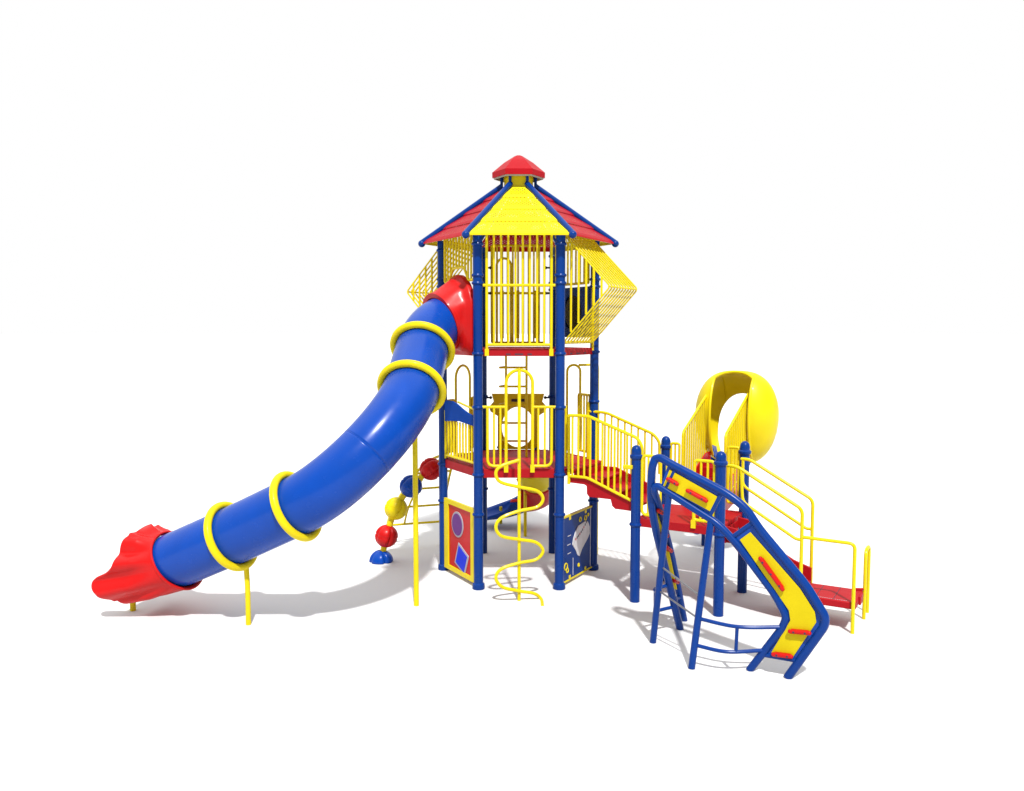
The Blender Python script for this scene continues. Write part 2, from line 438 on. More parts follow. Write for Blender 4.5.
# ---- lower level: front entry (spiral pole), side rails
yf = FL.y - 0.03
def PY(px, py, y=yf): return at_y(px, py, y)
zt_l, zb_l, zlow = PY(487, 407).z, PY(487, 466).z, PY(506, 470).z
xs = {n: PY(v, 430).x for n, v in dict(a=487.5, b=494, c=500.4, h0=506.1, h1=532.5, d=538.3, e=544.8, f=551.6, p0=482.5, p1=555.5).items()}
def fp(x, z): return V3((x, yf, z))
for e0, ins, h, pst in (('a', ('b', 'c'), 'h0', 'p0'), ('f', ('d', 'e'), 'h1', 'p1')):
    o = MB().tube(fillet([fp(xs[h], zb_l), fp(xs[e0], zb_l), fp(xs[e0], zt_l), fp(xs[h], zt_l)], [0, 0.09, 0.001, 0]), 0.019, 10).cyl(fp(xs[e0], zt_l), fp(xs[pst], zt_l), 0.019, 10).build('guard_rail', YEL, tower)
    bars_between(o, [(fp(xs[k], zb_l), fp(xs[k], zt_l)) for k in ins])
rr = (xs['h1'] - xs['h0']) / 2; cx = (xs['h1'] + xs['h0']) / 2; ztop = PY(519, 370).z
hp = [fp(xs['h0'], zlow)] + [fp(cx - rr * math.cos(math.pi * k / 16), ztop - rr + rr * math.sin(math.pi * k / 16)) for k in range(17)] + [fp(xs['h1'], zlow)]
hm = MB().tube(hp, 0.0215, 12)
for x in (xs['h0'], xs['h1']): hm.box((x, yf, zlow + 0.02), (0.028, 0, 0), (0, 0.02, 0), (0, 0, 0.05))
hm.build('entry_hoop', YEL, tower)

# left lower face: blue wave panel over bars
A, B = ML, FL; nrm = edge_n(A, B); d = (B - A).normalized()
def Q(t, z, off=0.0): return lerp(A, B, t) + Z * z + nrm * off
outl = [(0.07, 2.20), (0.07, 2.47), (0.14, 2.50), (0.30, 2.50), (0.42, 2.475), (0.58, 2.42), (0.75, 2.37), (0.93, 2.345), (0.93, 2.215), (0.72, 2.225), (0.5, 2.24), (0.3, 2.225)]
m = MB(); m.slab([Q(t, z - 0.055, 0.015) for t, z in outl], -nrm * 0.03); lab(m.build('wave_panel', WAVE, tower, bevel=0.006), 'blue wave-topped panel')
o = MB().tube([Q(0.08, 1.67), Q(0.92, 1.67)], 0.019, 10).tube([Q(0.08, 1.62), Q(0.08, 2.3)], 0.017, 8).tube([Q(0.92, 1.62), Q(0.92, 2.2)], 0.017, 8).build('guard_rail', YEL, tower)
bars_between(o, [(Q(0.08 + 0.84 * i / 10, 1.67), Q(0.08 + 0.84 * i / 10, 2.17)) for i in range(1, 10)])
o = MB().tube([Q(0.40, 2.44, -0.03), Q(0.93, 2.36, -0.03)], 0.015, 8).build('top_rail', YEL, tower)

# back-left entry hoop and side rails, back-right rails
hoop(tower, BL, ML, 1.62, 2.91, 0.34, 0.69)
for t0, t1 in ((0.1, 0.3), (0.73, 0.93)): barrier(tower, BL, ML, 1.68, 2.42, 1 if t1 < .3 else 3, t0, t1, fil=0.04)
barrier(tower, MR, BR, 1.68, 2.50, 3, 0.10, 0.36, fil=0.03)

# back face: yellow slide-entry panel with a round opening
m = MB(); po = []; pi = []; cz = 1.97; cxb = XC
shape = [(-0.31, 1.61), (-0.31, 2.12), (-0.42, 2.19), (-0.44, 2.26), (-0.37, 2.34), (-0.40, 2.46), (0.40, 2.46), (0.37, 2.34), (0.44, 2.26), (0.42, 2.19), (0.31, 2.12), (0.31, 1.61)]
def ray_poly(ang):
    dx, dz = math.cos(ang), math.sin(ang); best = None
    for i in range(len(shape)):
        (x0, z0), (x1, z1) = shape[i], shape[(i + 1) % len(shape)]
        z0 -= cz; z1 -= cz
        den = dx * (z1 - z0) - dz * (x1 - x0)
        if abs(den) < 1e-9: continue
        t = (x0 * (z1 - z0) - z0 * (x1 - x0)) / den
        s = (dz * x0 - dx * z0) / -den if False else ((x0 * dz - z0 * dx) / den)
        if t > 0 and -1e-6 <= s <= 1 + 1e-6 and (best is None or t > best): best = t
    return best or 0.4
angs = sorted([2 * math.pi * k / 64 for k in range(64)] + [math.atan2(z - cz, x) % (2 * math.pi) for x, z in shape])
for a in angs:
    q = ray_poly(a); po.append(V3((cxb + q * math.cos(a), BL.y - 0.02, cz + q * math.sin(a))))
    pi.append(V3((cxb + 0.245 * math.cos(a), BL.y - 0.02, cz + 0.31 * math.sin(a) - 0.02)))
back = V3((0, 0.05, 0))
m.loft([po, pi, [p + back for p in pi], [p + back for p in po], po], True)
eo = m.build('slide_entry_panel', YELP, tower, smooth=25)
MB().box((cxb, BL.y - 0.023, 2.36), (0.1, 0, 0), (0, 0.002, 0), (0, 0, 0.022)).build('plate', INK, eo)
for sx in (-1, 1):
    MB().cyl((cxb + sx * 0.40, BL.y, 2.40), (cxb + sx * 0.5, BL.y, 2.40), 0.014, 8).build('clamp', BLACK, tower)

# ---- ground level panels
A, B = ML, FL; nrm = edge_n(A, B); d = (B - A).normalized()
def plate(name, parent, poly, off, th, m_, mt=None, bev=0.0):
    return MB().slab([Q(t, z, off) for t, z in poly], -nrm * th).build(name, m_, parent, bevel=bev)
m = MB()
o_ = [(0.075, 0.06), (0.925, 0.06), (0.925, 1.06), (0.075, 1.06)]; i_ = [(0.195, 0.125), (0.835, 0.125), (0.835, 0.995), (0.195, 0.995)]
m.loft([[Q(*p, 0.03) for p in o_], [Q(*p, 0.03) for p in i_], [Q(*p, -0.01) for p in i_], [Q(*p, -0.01) for p in o_], [Q(*p, 0.03) for p in o_]], True)
fr = lab(m.build('shape_panel', YELP, tower, smooth=20, bevel=0.004), 'yellow framed panel with a circle and a square')
plate('panel_face', fr, [(0.185, 0.115), (0.845, 0.115), (0.845, 1.0), (0.185, 1.0)], 0.012, 0.02, REDP)
def disc(c, rx, n=32, rot=0): return [(c[0] + rx / S * math.cos(2 * math.pi * k / n + rot), c[1] + rx * math.sin(2 * math.pi * k / n + rot)) for k in range(n)]
dia = [(0.365, 0.20), (0.655, 0.09), (0.77, 0.375), (0.48, 0.505)]
plate('circle_rim', fr, disc((0.45, 0.75), 0.178), 0.022, 0.012, GREY, bev=0.003); plate('circle', fr, disc((0.45, 0.75), 0.152), 0.026, 0.012, PURP)
plate('square_rim', fr, dia, 0.022, 0.012, GREY, bev=0.003); plate('square', fr, [(0.567 + (t - 0.567) * 0.8, 0.2925 + (z - 0.2925) * 0.82) for t, z in dia], 0.026, 0.012, BRBLU)

A, B = FR, MR; nrm = edge_n(A, B); d = (B - A).normalized()
pnl = plate('game_panel', tower, [(0.075, 0.07), (0.925, 0.07), (0.925, 0.92), (0.075, 0.92)], 0.015, 0.03, NAVY)
lab(pnl, 'navy game panel with a white curved plaque')
for z0 in (0.045, 0.922):
    plate('edge_strip', pnl, [(0.075, z0), (0.925, z0), (0.925, z0 + 0.022), (0.075, z0 + 0.022)], 0.02, 0.04, YELP)
for t in (0.24, 0.70):
    plate('clip', pnl, [(t, 0.875), (t + 0.05, 0.875), (t + 0.05, 0.92), (t, 0.92)], 0.019, 0.006, YELP); plate('clip', pnl, [(t, 0.07), (t + 0.05, 0.07), (t + 0.05, 0.115), (t, 0.115)], 0.019, 0.006, YELP)
cres = [(0.33, 0.52), (0.36, 0.60), (0.42, 0.68), (0.50, 0.745), (0.60, 0.755), (0.71, 0.765), (0.79, 0.74), (0.84, 0.66), (0.845, 0.56), (0.78, 0.50), (0.70, 0.45), (0.61, 0.39), (0.54, 0.31), (0.49, 0.335), (0.42, 0.43)]
pq = plate('plaque', pnl, cres, 0.024, 0.01, WHITE, bev=0.002)
for k in range(9):
    tt = k / 8; cx_, cz_ = 0.42 + 0.32 * tt, 0.56 + 0.17 * tt - 0.02 * math.sin(math.pi * tt) + 0.015
    plate('print', pq, [(cx_ - 0.012, cz_ - 0.016), (cx_ + 0.012, cz_ - 0.012), (cx_ + 0.012, cz_ + 0.02), (cx_ - 0.012, cz_ + 0.014)], 0.0255, 0.003, (REDI, INK, INK)[k % 3])
for t, z, r_ in ((0.15, 0.26, 0.045), (0.19, 0.20, 0.03), (0.56, 0.82, 0.028), (0.72, 0.81, 0.032), (0.80, 0.84, 0.02), (0.52, 0.19, 0.02)):
    MB().torus(Q(t, z, 0.018), nrm, r_, 0.009, 20, 6).build('ring_mark', YELP, pnl)
for t, z, w_, h_ in ((0.36, 0.21, 0.006, 0.12), (0.25, 0.66, 0.05, 0.005), (0.24, 0.54, 0.05, 0.005), (0.25, 0.42, 0.05, 0.005), (0.88, 0.5, 0.006, 0.42)):
    plate('line_mark', pnl, [(t - w_ / 1.07, z - h_), (t + w_ / 1.07, z - h_), (t + w_ / 1.07, z + h_), (t - w_ / 1.07, z + h_)], 0.0165, 0.004, WHITE)

# ================================================================== ladder inside the tower
lad = thing('deck_ladder', (0.06, 12.25, ZL), 'yellow upright ladder between the two red decks inside the tower', 'ladder')
xl, xr = at_y(506, 400, 12.25).x, at_y(526.5, 400, 12.25).x
for x in (xl, xr): MB().cyl((x, 12.25, ZL), (x, 12.25, ZU - 0.02), 0.018, 10).build('side_rail', YEL, lad)
for i, y in enumerate((367.5, 386.5, 404.5, 423, 441)):
    z = at_y(520, y, 12.25).z
    MB().tube(fillet([(xr, 12.25, z), (xl - 0.02, 12.25, z), (xl - 0.11, 12.3, z - 0.005), (xl - 0.02, 12.42, z)], [0, .05, .05, 0]), 0.015, 8).build('rung', YEL, lad)

# ================================================================== spiral pole
PB = at_z(519.1, 600.5)
sp = thing('spiral_pole', PB, 'yellow pole wound with a curly climbing tube at the tower front', 'climbing pole')
ztop_p = PY(519, 371, PB.y).z
MB().tube(fillet([PB, PB + Z * (ztop_p - 0.01), V3((cx, yf, ztop_p - 0.0))], 0.08), 0.021, 12).build('pole', YEL, sp)
# the curl: a flat serpentine tube bowed towards the camera, crossing the pole
zz = lambda y: at_y(519, y, PB.y - 0.02).z
curl = [(519, 460), (500, 466), (494.5, 473), (499, 482), (519, 487), (537, 491), (543, 499), (537, 507), (519, 511), (500, 518), (494.5, 527), (500, 536), (519, 539.5), (536, 542.5), (543, 551), (536, 559.5), (519, 563), (500, 569), (494.5, 578), (501, 587), (519, 591), (534, 593.5), (541, 599), (542.8, 607)]
cp = []
for i, (x, y) in enumerate(curl):
    if x < 515: x += 1.4
    bow = 0.10 * (abs(x - 519) / 24.0)
    right = x > 520
    yy = PB.y - 0.03 + (bow if right else -bow) * 0.9
    cp.append(at_y(x, y, yy))
cp[-1] = at_z(542.6, 606)
MB().tube(spline(cp, 8), 0.0215, 10).build('curl', YEL, sp)

# ================================================================== tube slide
pF = lerp(FL, ML, 0.5)
nF = V3((-HX, -0.5, 0))
A0 = V3((pF.x, pF.y, 3.66))
h3 = V3((-0.945, 0.327, 0)).normalized()
Bp = V3((-3.067, 9.739, 0))
ring3 = Bp - h3 * 0.682
h2 = V3((-0.15, -0.98, 0)).normalized()
n3 = V3((h3.y, -h3.x, 0)); n2 = V3((h2.y, -h2.x, 0))
RAD = 0.927
cen = ring3 + n3 * RAD
plan = []
ring2 = cen - n2 * RAD
ring1 = ring2 - h2 * 0.72 + V3((-0.05, 0, 0))
a2 = math.atan2(h2.y, h2.x); a3 = math.atan2(h3.y, h3.x)
if a3 > 0: a3 -= 2 * math.pi
arc = []
for k in range(0, 13):
    a = a2 + (a3 - a2) * k / 12; hh = V3((math.cos(a), math.sin(a), 0)); nn = V3((hh.y, -hh.x, 0)); arc.append(cen - nn * RAD)
B4 = Bp + h3 * 0.195
tend = Bp + h3 * 1.19
def zpx(p, py):            # height that puts plan point p on image row py
    d = ray(512, py); t = p.y / d.y; return H + d.z * t
z1, z2, z3, z4, z5 = zpx(ring1, 348.5), zpx(ring2, 389), zpx(ring3, 506), zpx(B4, 536), zpx(tend, 565.5)
hood_end = V3((A0.x, A0.y, 3.55)) + nF * 0.22
path = [hood_end, V3((ring1.x, ring1.y, z1))]
L_arc = RAD * abs(a3 - a2)
s2 = (z1 - z2) / 0.72; 
for k, p in enumerate(arc):
    t = k / 12
    # cubic Hermite from z2 to z3
    m0, m1 = -s2 * L_arc * 0.95, -(z3 - z4) / 0.877 * L_arc
    hz = (2 * t ** 3 - 3 * t * t + 1) * z2 + (t ** 3 - 2 * t * t + t) * m0 + (-2 * t ** 3 + 3 * t * t) * z3 + (t ** 3 - t * t) * m1
    path.append(V3((p.x, p.y, hz)))
def between(a, b, n): return [lerp(a, b, k / n) for k in range(1, n)]
path += between(path[-1], V3((B4.x, B4.y, z4)), 5) + [V3((B4.x, B4.y, z4))]
path += between(path[-1], V3((tend.x, tend.y, z5)), 6)
path = path[:1] + [lerp(path[0], path[1], 0.30) + nF * 0.055 + Z * 0.012, lerp(path[0], path[1], 0.64) + nF * 0.055 + Z * 0.01] + path[1:2] + between(path[1], path[2], 4) + path[2:]
path += [V3((tend.x, tend.y, z5))]
TR = 0.337
slide = thing('tube_slide', (Bp.x, Bp.y, 0), 'long blue tube slide with yellow rings and red ends on the left', 'tube slide')
sm = spline(path, 8)
fr_ = frames(sm)
# cut the tube into moulded sections at its rings
def nearest(p): return min(range(len(sm)), key=lambda i: (sm[i] - p).length)
cuts = [0, nearest(V3((ring1.x, ring1.y, z1))), nearest(V3((ring2.x, ring2.y, z2))), nearest(path[14 - 1]), nearest(V3((ring3.x, ring3.y, z3))), nearest(V3((B4.x, B4.y, z4))), len(sm) - 1]
for i in range(len(cuts) - 1):
    sec = sm[cuts[i]:cuts[i + 1] + 1]
    if len(sec) < 2: continue
    MB().tube(sec, TR, 48, caps=False, fr=fr_[cuts[i]:cuts[i + 1] + 1]).build('tube_section', BLUEP, slide, solid=-0.012)
for ci in (cuts[1], cuts[2], cuts[4], cuts[5]):
    MB().torus(sm[ci], fr_[ci][0], TR + 0.042, 0.045, 56, 14).build('flange_ring', YELP, slide)
    g = MB(); g.torus(sm[ci] , fr_[ci][0], TR + 0.006, 0.016, 48, 8); g.build('seam', BLACK, slide)
g = MB(); g.torus(sm[cuts[3]], fr_[cuts[3]][0], TR - 0.0035, 0.006, 48, 8); g.build('seam', BLUEP, slide)
# hood: flat back plate plus a flared collar
A, B = ML, FL; nrm = edge_n(A, B); d = (B - A).normalized()
cz = 3.62
plo = []
for k in range(40):
    a = 2 * math.pi * k / 40 - math.pi / 2
    x, z = math.cos(a), math.sin(a)
    q = 1 / max(abs(x) / 0.46, (z / 0.49 if z > 0 else -z / 0.53))
    q2 = 1 / math.sqrt((x / 0.46) ** 2 + (z / 0.545) ** 2)
    q = q if z < 0 else min(q, q2) if abs(x) > 0.75 else q2 if abs(x) < 0.5 else min(q, q2)
    plo.append((x * q, z * q))
c0 = lerp(A, B, 0.5) + Z * cz
def H3(x, z, off): return c0 + d * x + Z * z + nrm * off
hm = MB()
rim_t = (nF * 0.9 + V3((0, -0.12, -0.33))).normalized(); rimc = sm[0] + rim_t * 0.05
rn = (Z - rim_t * Z.dot(rim_t)).normalized(); rb = rim_t.cross(rn)
if rb.dot(d) < 0: rb = -rb
rings = [[H3(x, z, -0.02) for x, z in plo], [H3(x, z, 0.04) for x, z in plo]]
for sc_, off in ((0.98, 0.055), (0.9, 0.09)): rings.append([H3(x * sc_, z * sc_, off) for x, z in plo])
base = [H3(x * 0.86, z * 0.86, 0.13) for x, z in plo]
def rimp(k, rad, back=0.0):
    a = 2 * math.pi * k / 40 - math.pi / 2; return rimc - rim_t * back + rb * math.cos(a) * rad + rn * math.sin(a) * rad
for s in (0.0, 0.25, 0.5, 0.75, 1.0):
    ax_ = lerp(c0, rimc, s); rings.append([(lambda q, k: q + (q - ax_).normalized() * 0.012 * math.cos(2 * math.pi * k / 40 * 10) * (1 - s))(lerp(base[k], rimp(k, 0.395), s), k) for k in range(40)])
rings.append([rimp(k, 0.41, -0.012) for k in range(40)]); rings.append([rimp(k, 0.405, -0.03) for k in range(40)]); rings.append([rimp(k, 0.345, -0.03) for k in range(40)])
hm.loft(rings, True)
lab(hm.build('slide_hood', REDP, slide, smooth=50), 'red hood at the top')
# exit trough
e_t = (sm[-1] - sm[-2]).normalized(); e0 = sm[-1] - e_t * 0.13
NP, NS = 121, 26
import bisect
Tk = [(0, 0.44), (30, 0.48), (55, 0.60), (72, 0.69), (80, 0.73), (89, 0.735), (94, 0.64), (98, 0.50), (106, 0.41), (122, 0.37), (140, 0.34), (158, 0.28), (180, 0.16)]
def TT(a):
    for (a0, t0), (a1, t1) in zip(Tk, Tk[1:]):
        if a <= a1: return t0 + (t1 - t0) * (a - a0) / (a1 - a0)
    return Tk[-1][1]
def trough_centre(t):
    return e0 + V3((h3.x, h3.y, 0)) * t + Z * (-0.33 * t + 0.155 * t * t)
side = V3((-h3.y, h3.x, 0))       # to one side
rows = []
for i in range(NS + 1):
    s = i / NS; row = []
    for j in range(NP):
        phi = -180 + 360 * j / (NP - 1); a = abs(phi)
        tmax = TT(a); ts = -0.17 * (0.5 + 0.5 * math.cos(R(a))); t = ts + s * (tmax - ts) + (0.018 * math.sin(a * 0.16) * s if a > 70 else 0)
        fold = abs(math.cos(R(a) * 5.0)) ** 1.5
        r = TR + 0.03 + 0.09 * s * s + 0.075 * fold * min(1, s * 1.8) * (1 if 25 < a < 165 else 0.3)
        if a < 95: r += 0.03 * s * (a / 95)
        if a > 150: r += 0.035 * s
        c = trough_centre(t)
        w = math.sin(R(phi)) * r; hgt = -math.cos(R(phi)) * r
        if a < 50: hgt = max(hgt, hgt * (1 - 0.22 * s))       # flatter floor
        tg = (V3((h3.x, h3.y, 0)) + Z * (-0.33 + 0.31 * t)).normalized(); upv = (Z - tg * tg.z).normalized()
        row.append(c + side * w + upv * hgt)
    rows.append(row)
ex = MB(); ex.loft(rows, True)
exo = ex.build('exit_trough', REDP, slide, smooth=60, solid=-0.03)
md = exo.modifiers.new('sub', 'SUBSURF'); md.levels = md.render_levels = 1
lab(exo, 'red flared exit trough')
MB().tube([p for p in rows[0][:-1]], 0.016, 8, closed=True).build('trough_rim', REDP, slide)
# supports
p1 = at_z(416.4, 605.5); 
MB().cyl(p1, V3((p1.x, p1.y, 2.42)), 0.033, 12).build('support_pole', YEL, slide)
p2 = at_z(248.5, 624.5); q = sm[cuts[5]]
MB().tube([p2, V3((p2.x, p2.y, 0.45)), V3((p2.x - 0.02, p2.y + 0.03, q.z - TR - 0.02))], 0.031, 12).build('support_pole', YEL, slide)
p3 = at_z(133.1, 610.5)
MB().cyl(p3, p3 + Z * 0.3, 0.035, 12).build('support_pole', YEL, slide)

# ================================================================== ball climber
balls = [((386.5, 536), 12.47, REDP, 'lower red ball'), ((396, 508.5), 12.5, YELP, 'yellow ball'), ((411, 486.3), 12.55, BLUEP, 'blue ball'), ((431, 469), 12.6, REDP, 'upper red ball')]
bb = at_z(381.3, 561.5)
bc = thing('ball_climber', bb, 'curved stack of red, blue and yellow climbing balls beside the tower', 'ball climber')
def grooved(c, r, axis, half=False):
    m = MB(); c = V3(c); ax = V3(axis).normalized(); o = V3((0, 1, 0)); n = (o - ax * o.dot(ax)).normalized(); b = ax.cross(n)
    seg, ring = 48, 28; rings = []
    for i in range(ring + 1):
        th = math.pi * i / ring
        if half: th = math.pi * (0.5 + 0.5 * i / ring)
        row = []
        for k in range(seg):
            ph = 2 * math.pi * k / seg
            dirv = n * math.sin(th) * math.cos(ph) + b * math.sin(th) * math.sin(ph) - ax * math.cos(th)
            lobe = abs(math.cos(2 * ph + 0.5)) ; eq = abs(math.cos(th))
            g = 0.0
            if lobe < 0.45: g += 0.26 * (1 - lobe / 0.45) * math.sin(th) ** 1.5
            if eq < 0.07: g += 0.06 * (1 - eq / 0.07)
            row.append(c + dirv * r * (1.02 - g))
        rings.append(row)
    return m.loft(rings, True, half, False)
pth = [V3(bb)] + [at_y(x, y, yy) for (x, y), yy, *_ in balls]
pth.append(V3((-0.95, 12.62, 1.56)))
MB().tube(spline([pth[0] + Z * 0.0] + pth[1:], 8), 0.045, 12).build('pole', YEL, bc)
for i, ((x, y), yy, mt, lb) in enumerate(balls):
    c = pth[i + 1]; axd = (pth[i + 2] - pth[i]).normalized()
    lab(grooved(c, 0.166, axd).build('ball', mt, bc, smooth=60), lb)
m = grooved(V3(bb), 0.175, (0, 0, 1), True); lab(m.build('base_dome', BLUEP, bc, smooth=60), 'blue half-dome on the ground')

# ================================================================== arch ladder behind
al = thing('arch_ladder', (-1.5, 13.0, 0), 'thin yellow arched ladder behind the ball climber', 'ladder')
nb_ = V3((-HX, 0.5, 0)); 
def arch(o, far):
    return spline([o + nb_ * 1.0, o + nb_ * 0.97 + Z * 0.45, o + nb_ * 0.78 + Z * 0.98, o + nb_ * 0.45 + Z * 1.38, o + Z * 1.58], 8)
ra = spline([V3((-1.99, 13.2, 0)), V3((-1.92, 13.2, 0.5)), V3((-1.66, 13.15, 0.98)), V3((-1.36, 13.0, 1.36)), V3((-1.08, 12.85, 1.53)), V3((-0.86, 12.5, 1.56))], 8)
rb2 = spline([V3((-1.12, 13.5, 0)), V3((-1.10, 13.48, 0.5)), V3((-1.02, 13.42, 0.98)), V3((-0.92, 13.25, 1.36)), V3((-0.82, 13.0, 1.53)), V3((-0.60, 12.75, 1.56))], 8)
for p in (ra, rb2): MB().tube(p, 0.02, 10).build('side_rail', YEL, al)
def at_h(p, z):
    for a, b in zip(p, p[1:]):
        if a.z <= z <= b.z: return lerp(a, b, (z - a.z) / (b.z - a.z))
for z in (0.38, 0.66, 0.95, 1.22):
    MB().cyl(at_h(ra, z), at_h(rb2, z), 0.018, 8).build('rung', YEL, al)
md_ = lambda z: lerp(at_h(ra, z), at_h(rb2, z), 0.30)
MB().tube(spline([md_(0.38), md_(0.66), md_(1.0), md_(1.3)], 6), 0.015, 8).build('brace', YEL, al)

# ================================================================== slide chutes (open troughs)
def chute(name, parent, pts, m_, r=0.26, taper=False, n=8):
    p = spline(pts, n); rows = []
    for i, c in enumerate(p):
        t = (p[min(i + 1, len(p) - 1)] - p[max(i - 1, 0)]).normalized()
        sd = t.cross(Z).normalized(); up = sd.cross(t)
        row = []
        f = i / (len(p) - 1); sh = 0.24 * max(0, f - 0.25) / 0.75 if taper else 0.0
        for k in range(25):
            a = math.pi * (sh + (1 - 2 * sh) * k / 24)
            row.append(c - sd * math.cos(a) * r + up * (-math.sin(a) * r * 0.85))
        row = [row[0] - sd * 0.05 - up * 0.02] + [row[0] - sd * 0.03 + up * 0.012] + row + [row[-1] + sd * 0.03 + up * 0.012] + [row[-1] + sd * 0.05 - up * 0.02]
        rows.append(row)
    m = MB(); m.loft(rows, False); return m.build(name, m_, parent, smooth=50, solid=0.02)
rs = thing('curved_slide', (0.2, 14.2, 0), 'low curved slide in yellow, red and blue behind the tower', 'slide')
rp = [V3(p) for p in ((XC, 13.08, 1.62), (0.26, 13.5, 1.30), (0.42, 13.9, 0.98), (0.48, 14.25, 0.76), (0.40, 14.58, 0.58), (0.18, 14.76, 0.50), (-0.12, 14.80, 0.40), (-0.52, 14.70, 0.37))]
lab(chute('chute', rs, rp[0:2], BLUEP, 0.29), 'blue top section'); lab(chute('chute', rs, rp[1:3], YELP, 0.29), 'yellow upper chute'); lab(chute('chute', rs, rp[2:6], REDP, 0.29), 'red middle chute'); lab(chute('chute', rs, rp[5:], BLUEP, 0.29, taper=True), 'blue exit chute')
for (x, y, z) in ((0.22, 14.05, 0.85), (-0.2, 15.0, 0.3), (0.12, 15.0, 0.35)):
    MB().cyl((x, y, 0), (x, y, z), 0.028, 10).build('support_pole', YEL, rs)

# ================================================================== sliding pole behind
fp_ = V3((at_y(597.6, 450, 12.9).x, 12.9, 0)); zf = at_y(590, 365, 12.75).z
fpo = thing('sliding_pole', fp_, 'slim yellow sliding pole and hoop behind the right tower post', 'sliding pole')
MB().tube(fillet([fp_, fp_ + Z * zf, V3((1.0, 12.75, zf))], 0.06), 0.019, 10).build('pole', YEL, fpo)
ha, hb = at_y(567.0, 420, 12.78), at_y(580.0, 420, 12.78); ha.z = hb.z = 0
hoop(fpo, ha, hb, 1.62, zf, 0, 1)

# ================================================================== upper stair: tower to landing
ZP = 1.065
st = thing('stair_bridge', G(0.53, 0.53, 0), 'short red stair with yellow railings from tower to square landing', 'stair')
n_st = 4; rise = (ZL - ZP) / n_st; L0, L1 = 0.06, 1.04
m = MB()
for i in range(n_st - 1):
    u0 = L0 + (L1 - L0) * (0.12 + i * 0.88 / 3); u1 = L0 + (L1 - L0) * (0.12 + (i + 1) * 0.88 / 3) + 0.01; z = ZL - rise * (i + 1)
    m = MB(); m.slab([G(u0, 0.09, z - 0.03), G(u1, 0.09, z - 0.03), G(u1, 0.98, z - 0.03), G(u0, 0.98, z - 0.03)], (0, 0, 0.03)); m.build('tread', DECK, st, bevel=0.006)
    m = MB(); m.slab([G(u0, 0.09, z - 0.035), G(u0, 0.98, z - 0.035), G(u0, 0.98, z + rise - 0.035), G(u0, 0.09, z + rise - 0.035)], U * -0.015); m.build('riser', DECK, st)
m = MB(); m.slab([G(L0 - 0.05, 0.09, ZL - 0.03), G(L0 + 0.125, 0.09, ZL - 0.03), G(L0 + 0.125, 0.98, ZL - 0.03), G(L0 - 0.05, 0.98, ZL - 0.03)], (0, 0, 0.032)); m.build('tread', DECK, st, bevel=0.004)
def on_w(px, py, w): return at_plane(px, py, G(0, w, 0), W)
prof_px = [(568.8, 476), (586.5, 477), (631, 500), (631, 511.2), (615, 509), (612, 506), (610.5, 499.5), (589, 497), (586.8, 494), (586.4, 486), (584, 484.5), (568.8, 482.5)]
for w0 in (0.045, 0.99):
    poly = [on_w(x, y, 0.045) + W * (w0 - 0.045) for x, y in prof_px]
    m = MB(); m.slab(poly, W * 0.03); m.build('stringer', DECK, st, bevel=0.005)
nw = 0.03
top = [on_w(568.8, 472, nw), on_w(568.8, 415.3, nw), on_w(588, 416, nw), on_w(637.5, 438, nw), on_w(642.0, 446, nw), on_w(642.0, 478, nw)]
bot = [on_w(568.8, 476, nw), on_w(587, 477.6, nw), on_w(631, 500.5, nw)]
def railing(parent, top, bot, n, extra=None):
    f = MB(); f.tube(fillet(top, [0, 0.02, 0.08, 0.06, 0.05, 0]), 0.021, 10); f.tube(fillet(bot, 0.06), 0.019, 10)
    o = f.build('hand_rail', YEL, parent)
    def zat(pl, u):
        for a, b in zip(pl, pl[1:]):
            ua, ub = (a - FR).dot(U), (b - FR).dot(U)
            if ua - 1e-6 <= u <= ub + 1e-6 and ub > ua + 1e-6: return a.z + (b.z - a.z) * (u - ua) / (ub - ua)
        return pl[-1].z
    ua, ub = (bot[0] - FR).dot(U), (bot[-1] - FR).dot(U); w = (bot[0] - FR).dot(W)
    bars_between(o, [(G(u, w, zat(bot, u)), G(u, w, zat(top[1:5], u))) for u in [ua + (ub - ua) * (i + 0.6) / (n + 0.3) for i in range(n)]])
    return o
o = railing(st, top, bot, 10)
MB().tube(fillet([on_w(568.8, 415, nw), on_w(568.8, 484, nw)], 0.0), 0.021, 10).build('end_post', YEL, st)
fw = 1.03
top2 = [on_w(588, 470, fw), on_w(588, 411.3, fw), on_w(606, 412.5, fw), on_w(653.5, 434, fw), on_w(659.5, 442, fw), on_w(659.5, 474, fw)]
bot2 = [on_w(588, 466, fw), on_w(605, 467, fw), on_w(656, 492, fw)]
railing(st, top2, bot2, 10)
MB().box(G(0.99, -0.075, 1.72), U * 0.06, W * 0.03, Z * 0.025).build('bracket', YEL, st, bevel=0.01)
MB().tube(fillet([on_w(588, 470, fw), on_w(588, 402, fw)], 0), 0.024, 10).build('end_post', YEL, st)
for pp in (G(0.02, 0.115), ):
    MB().tube(fillet([pp + Z * 1.63, pp + Z * 2.43], 0), 0.026, 10).build('end_post', YEL, st)

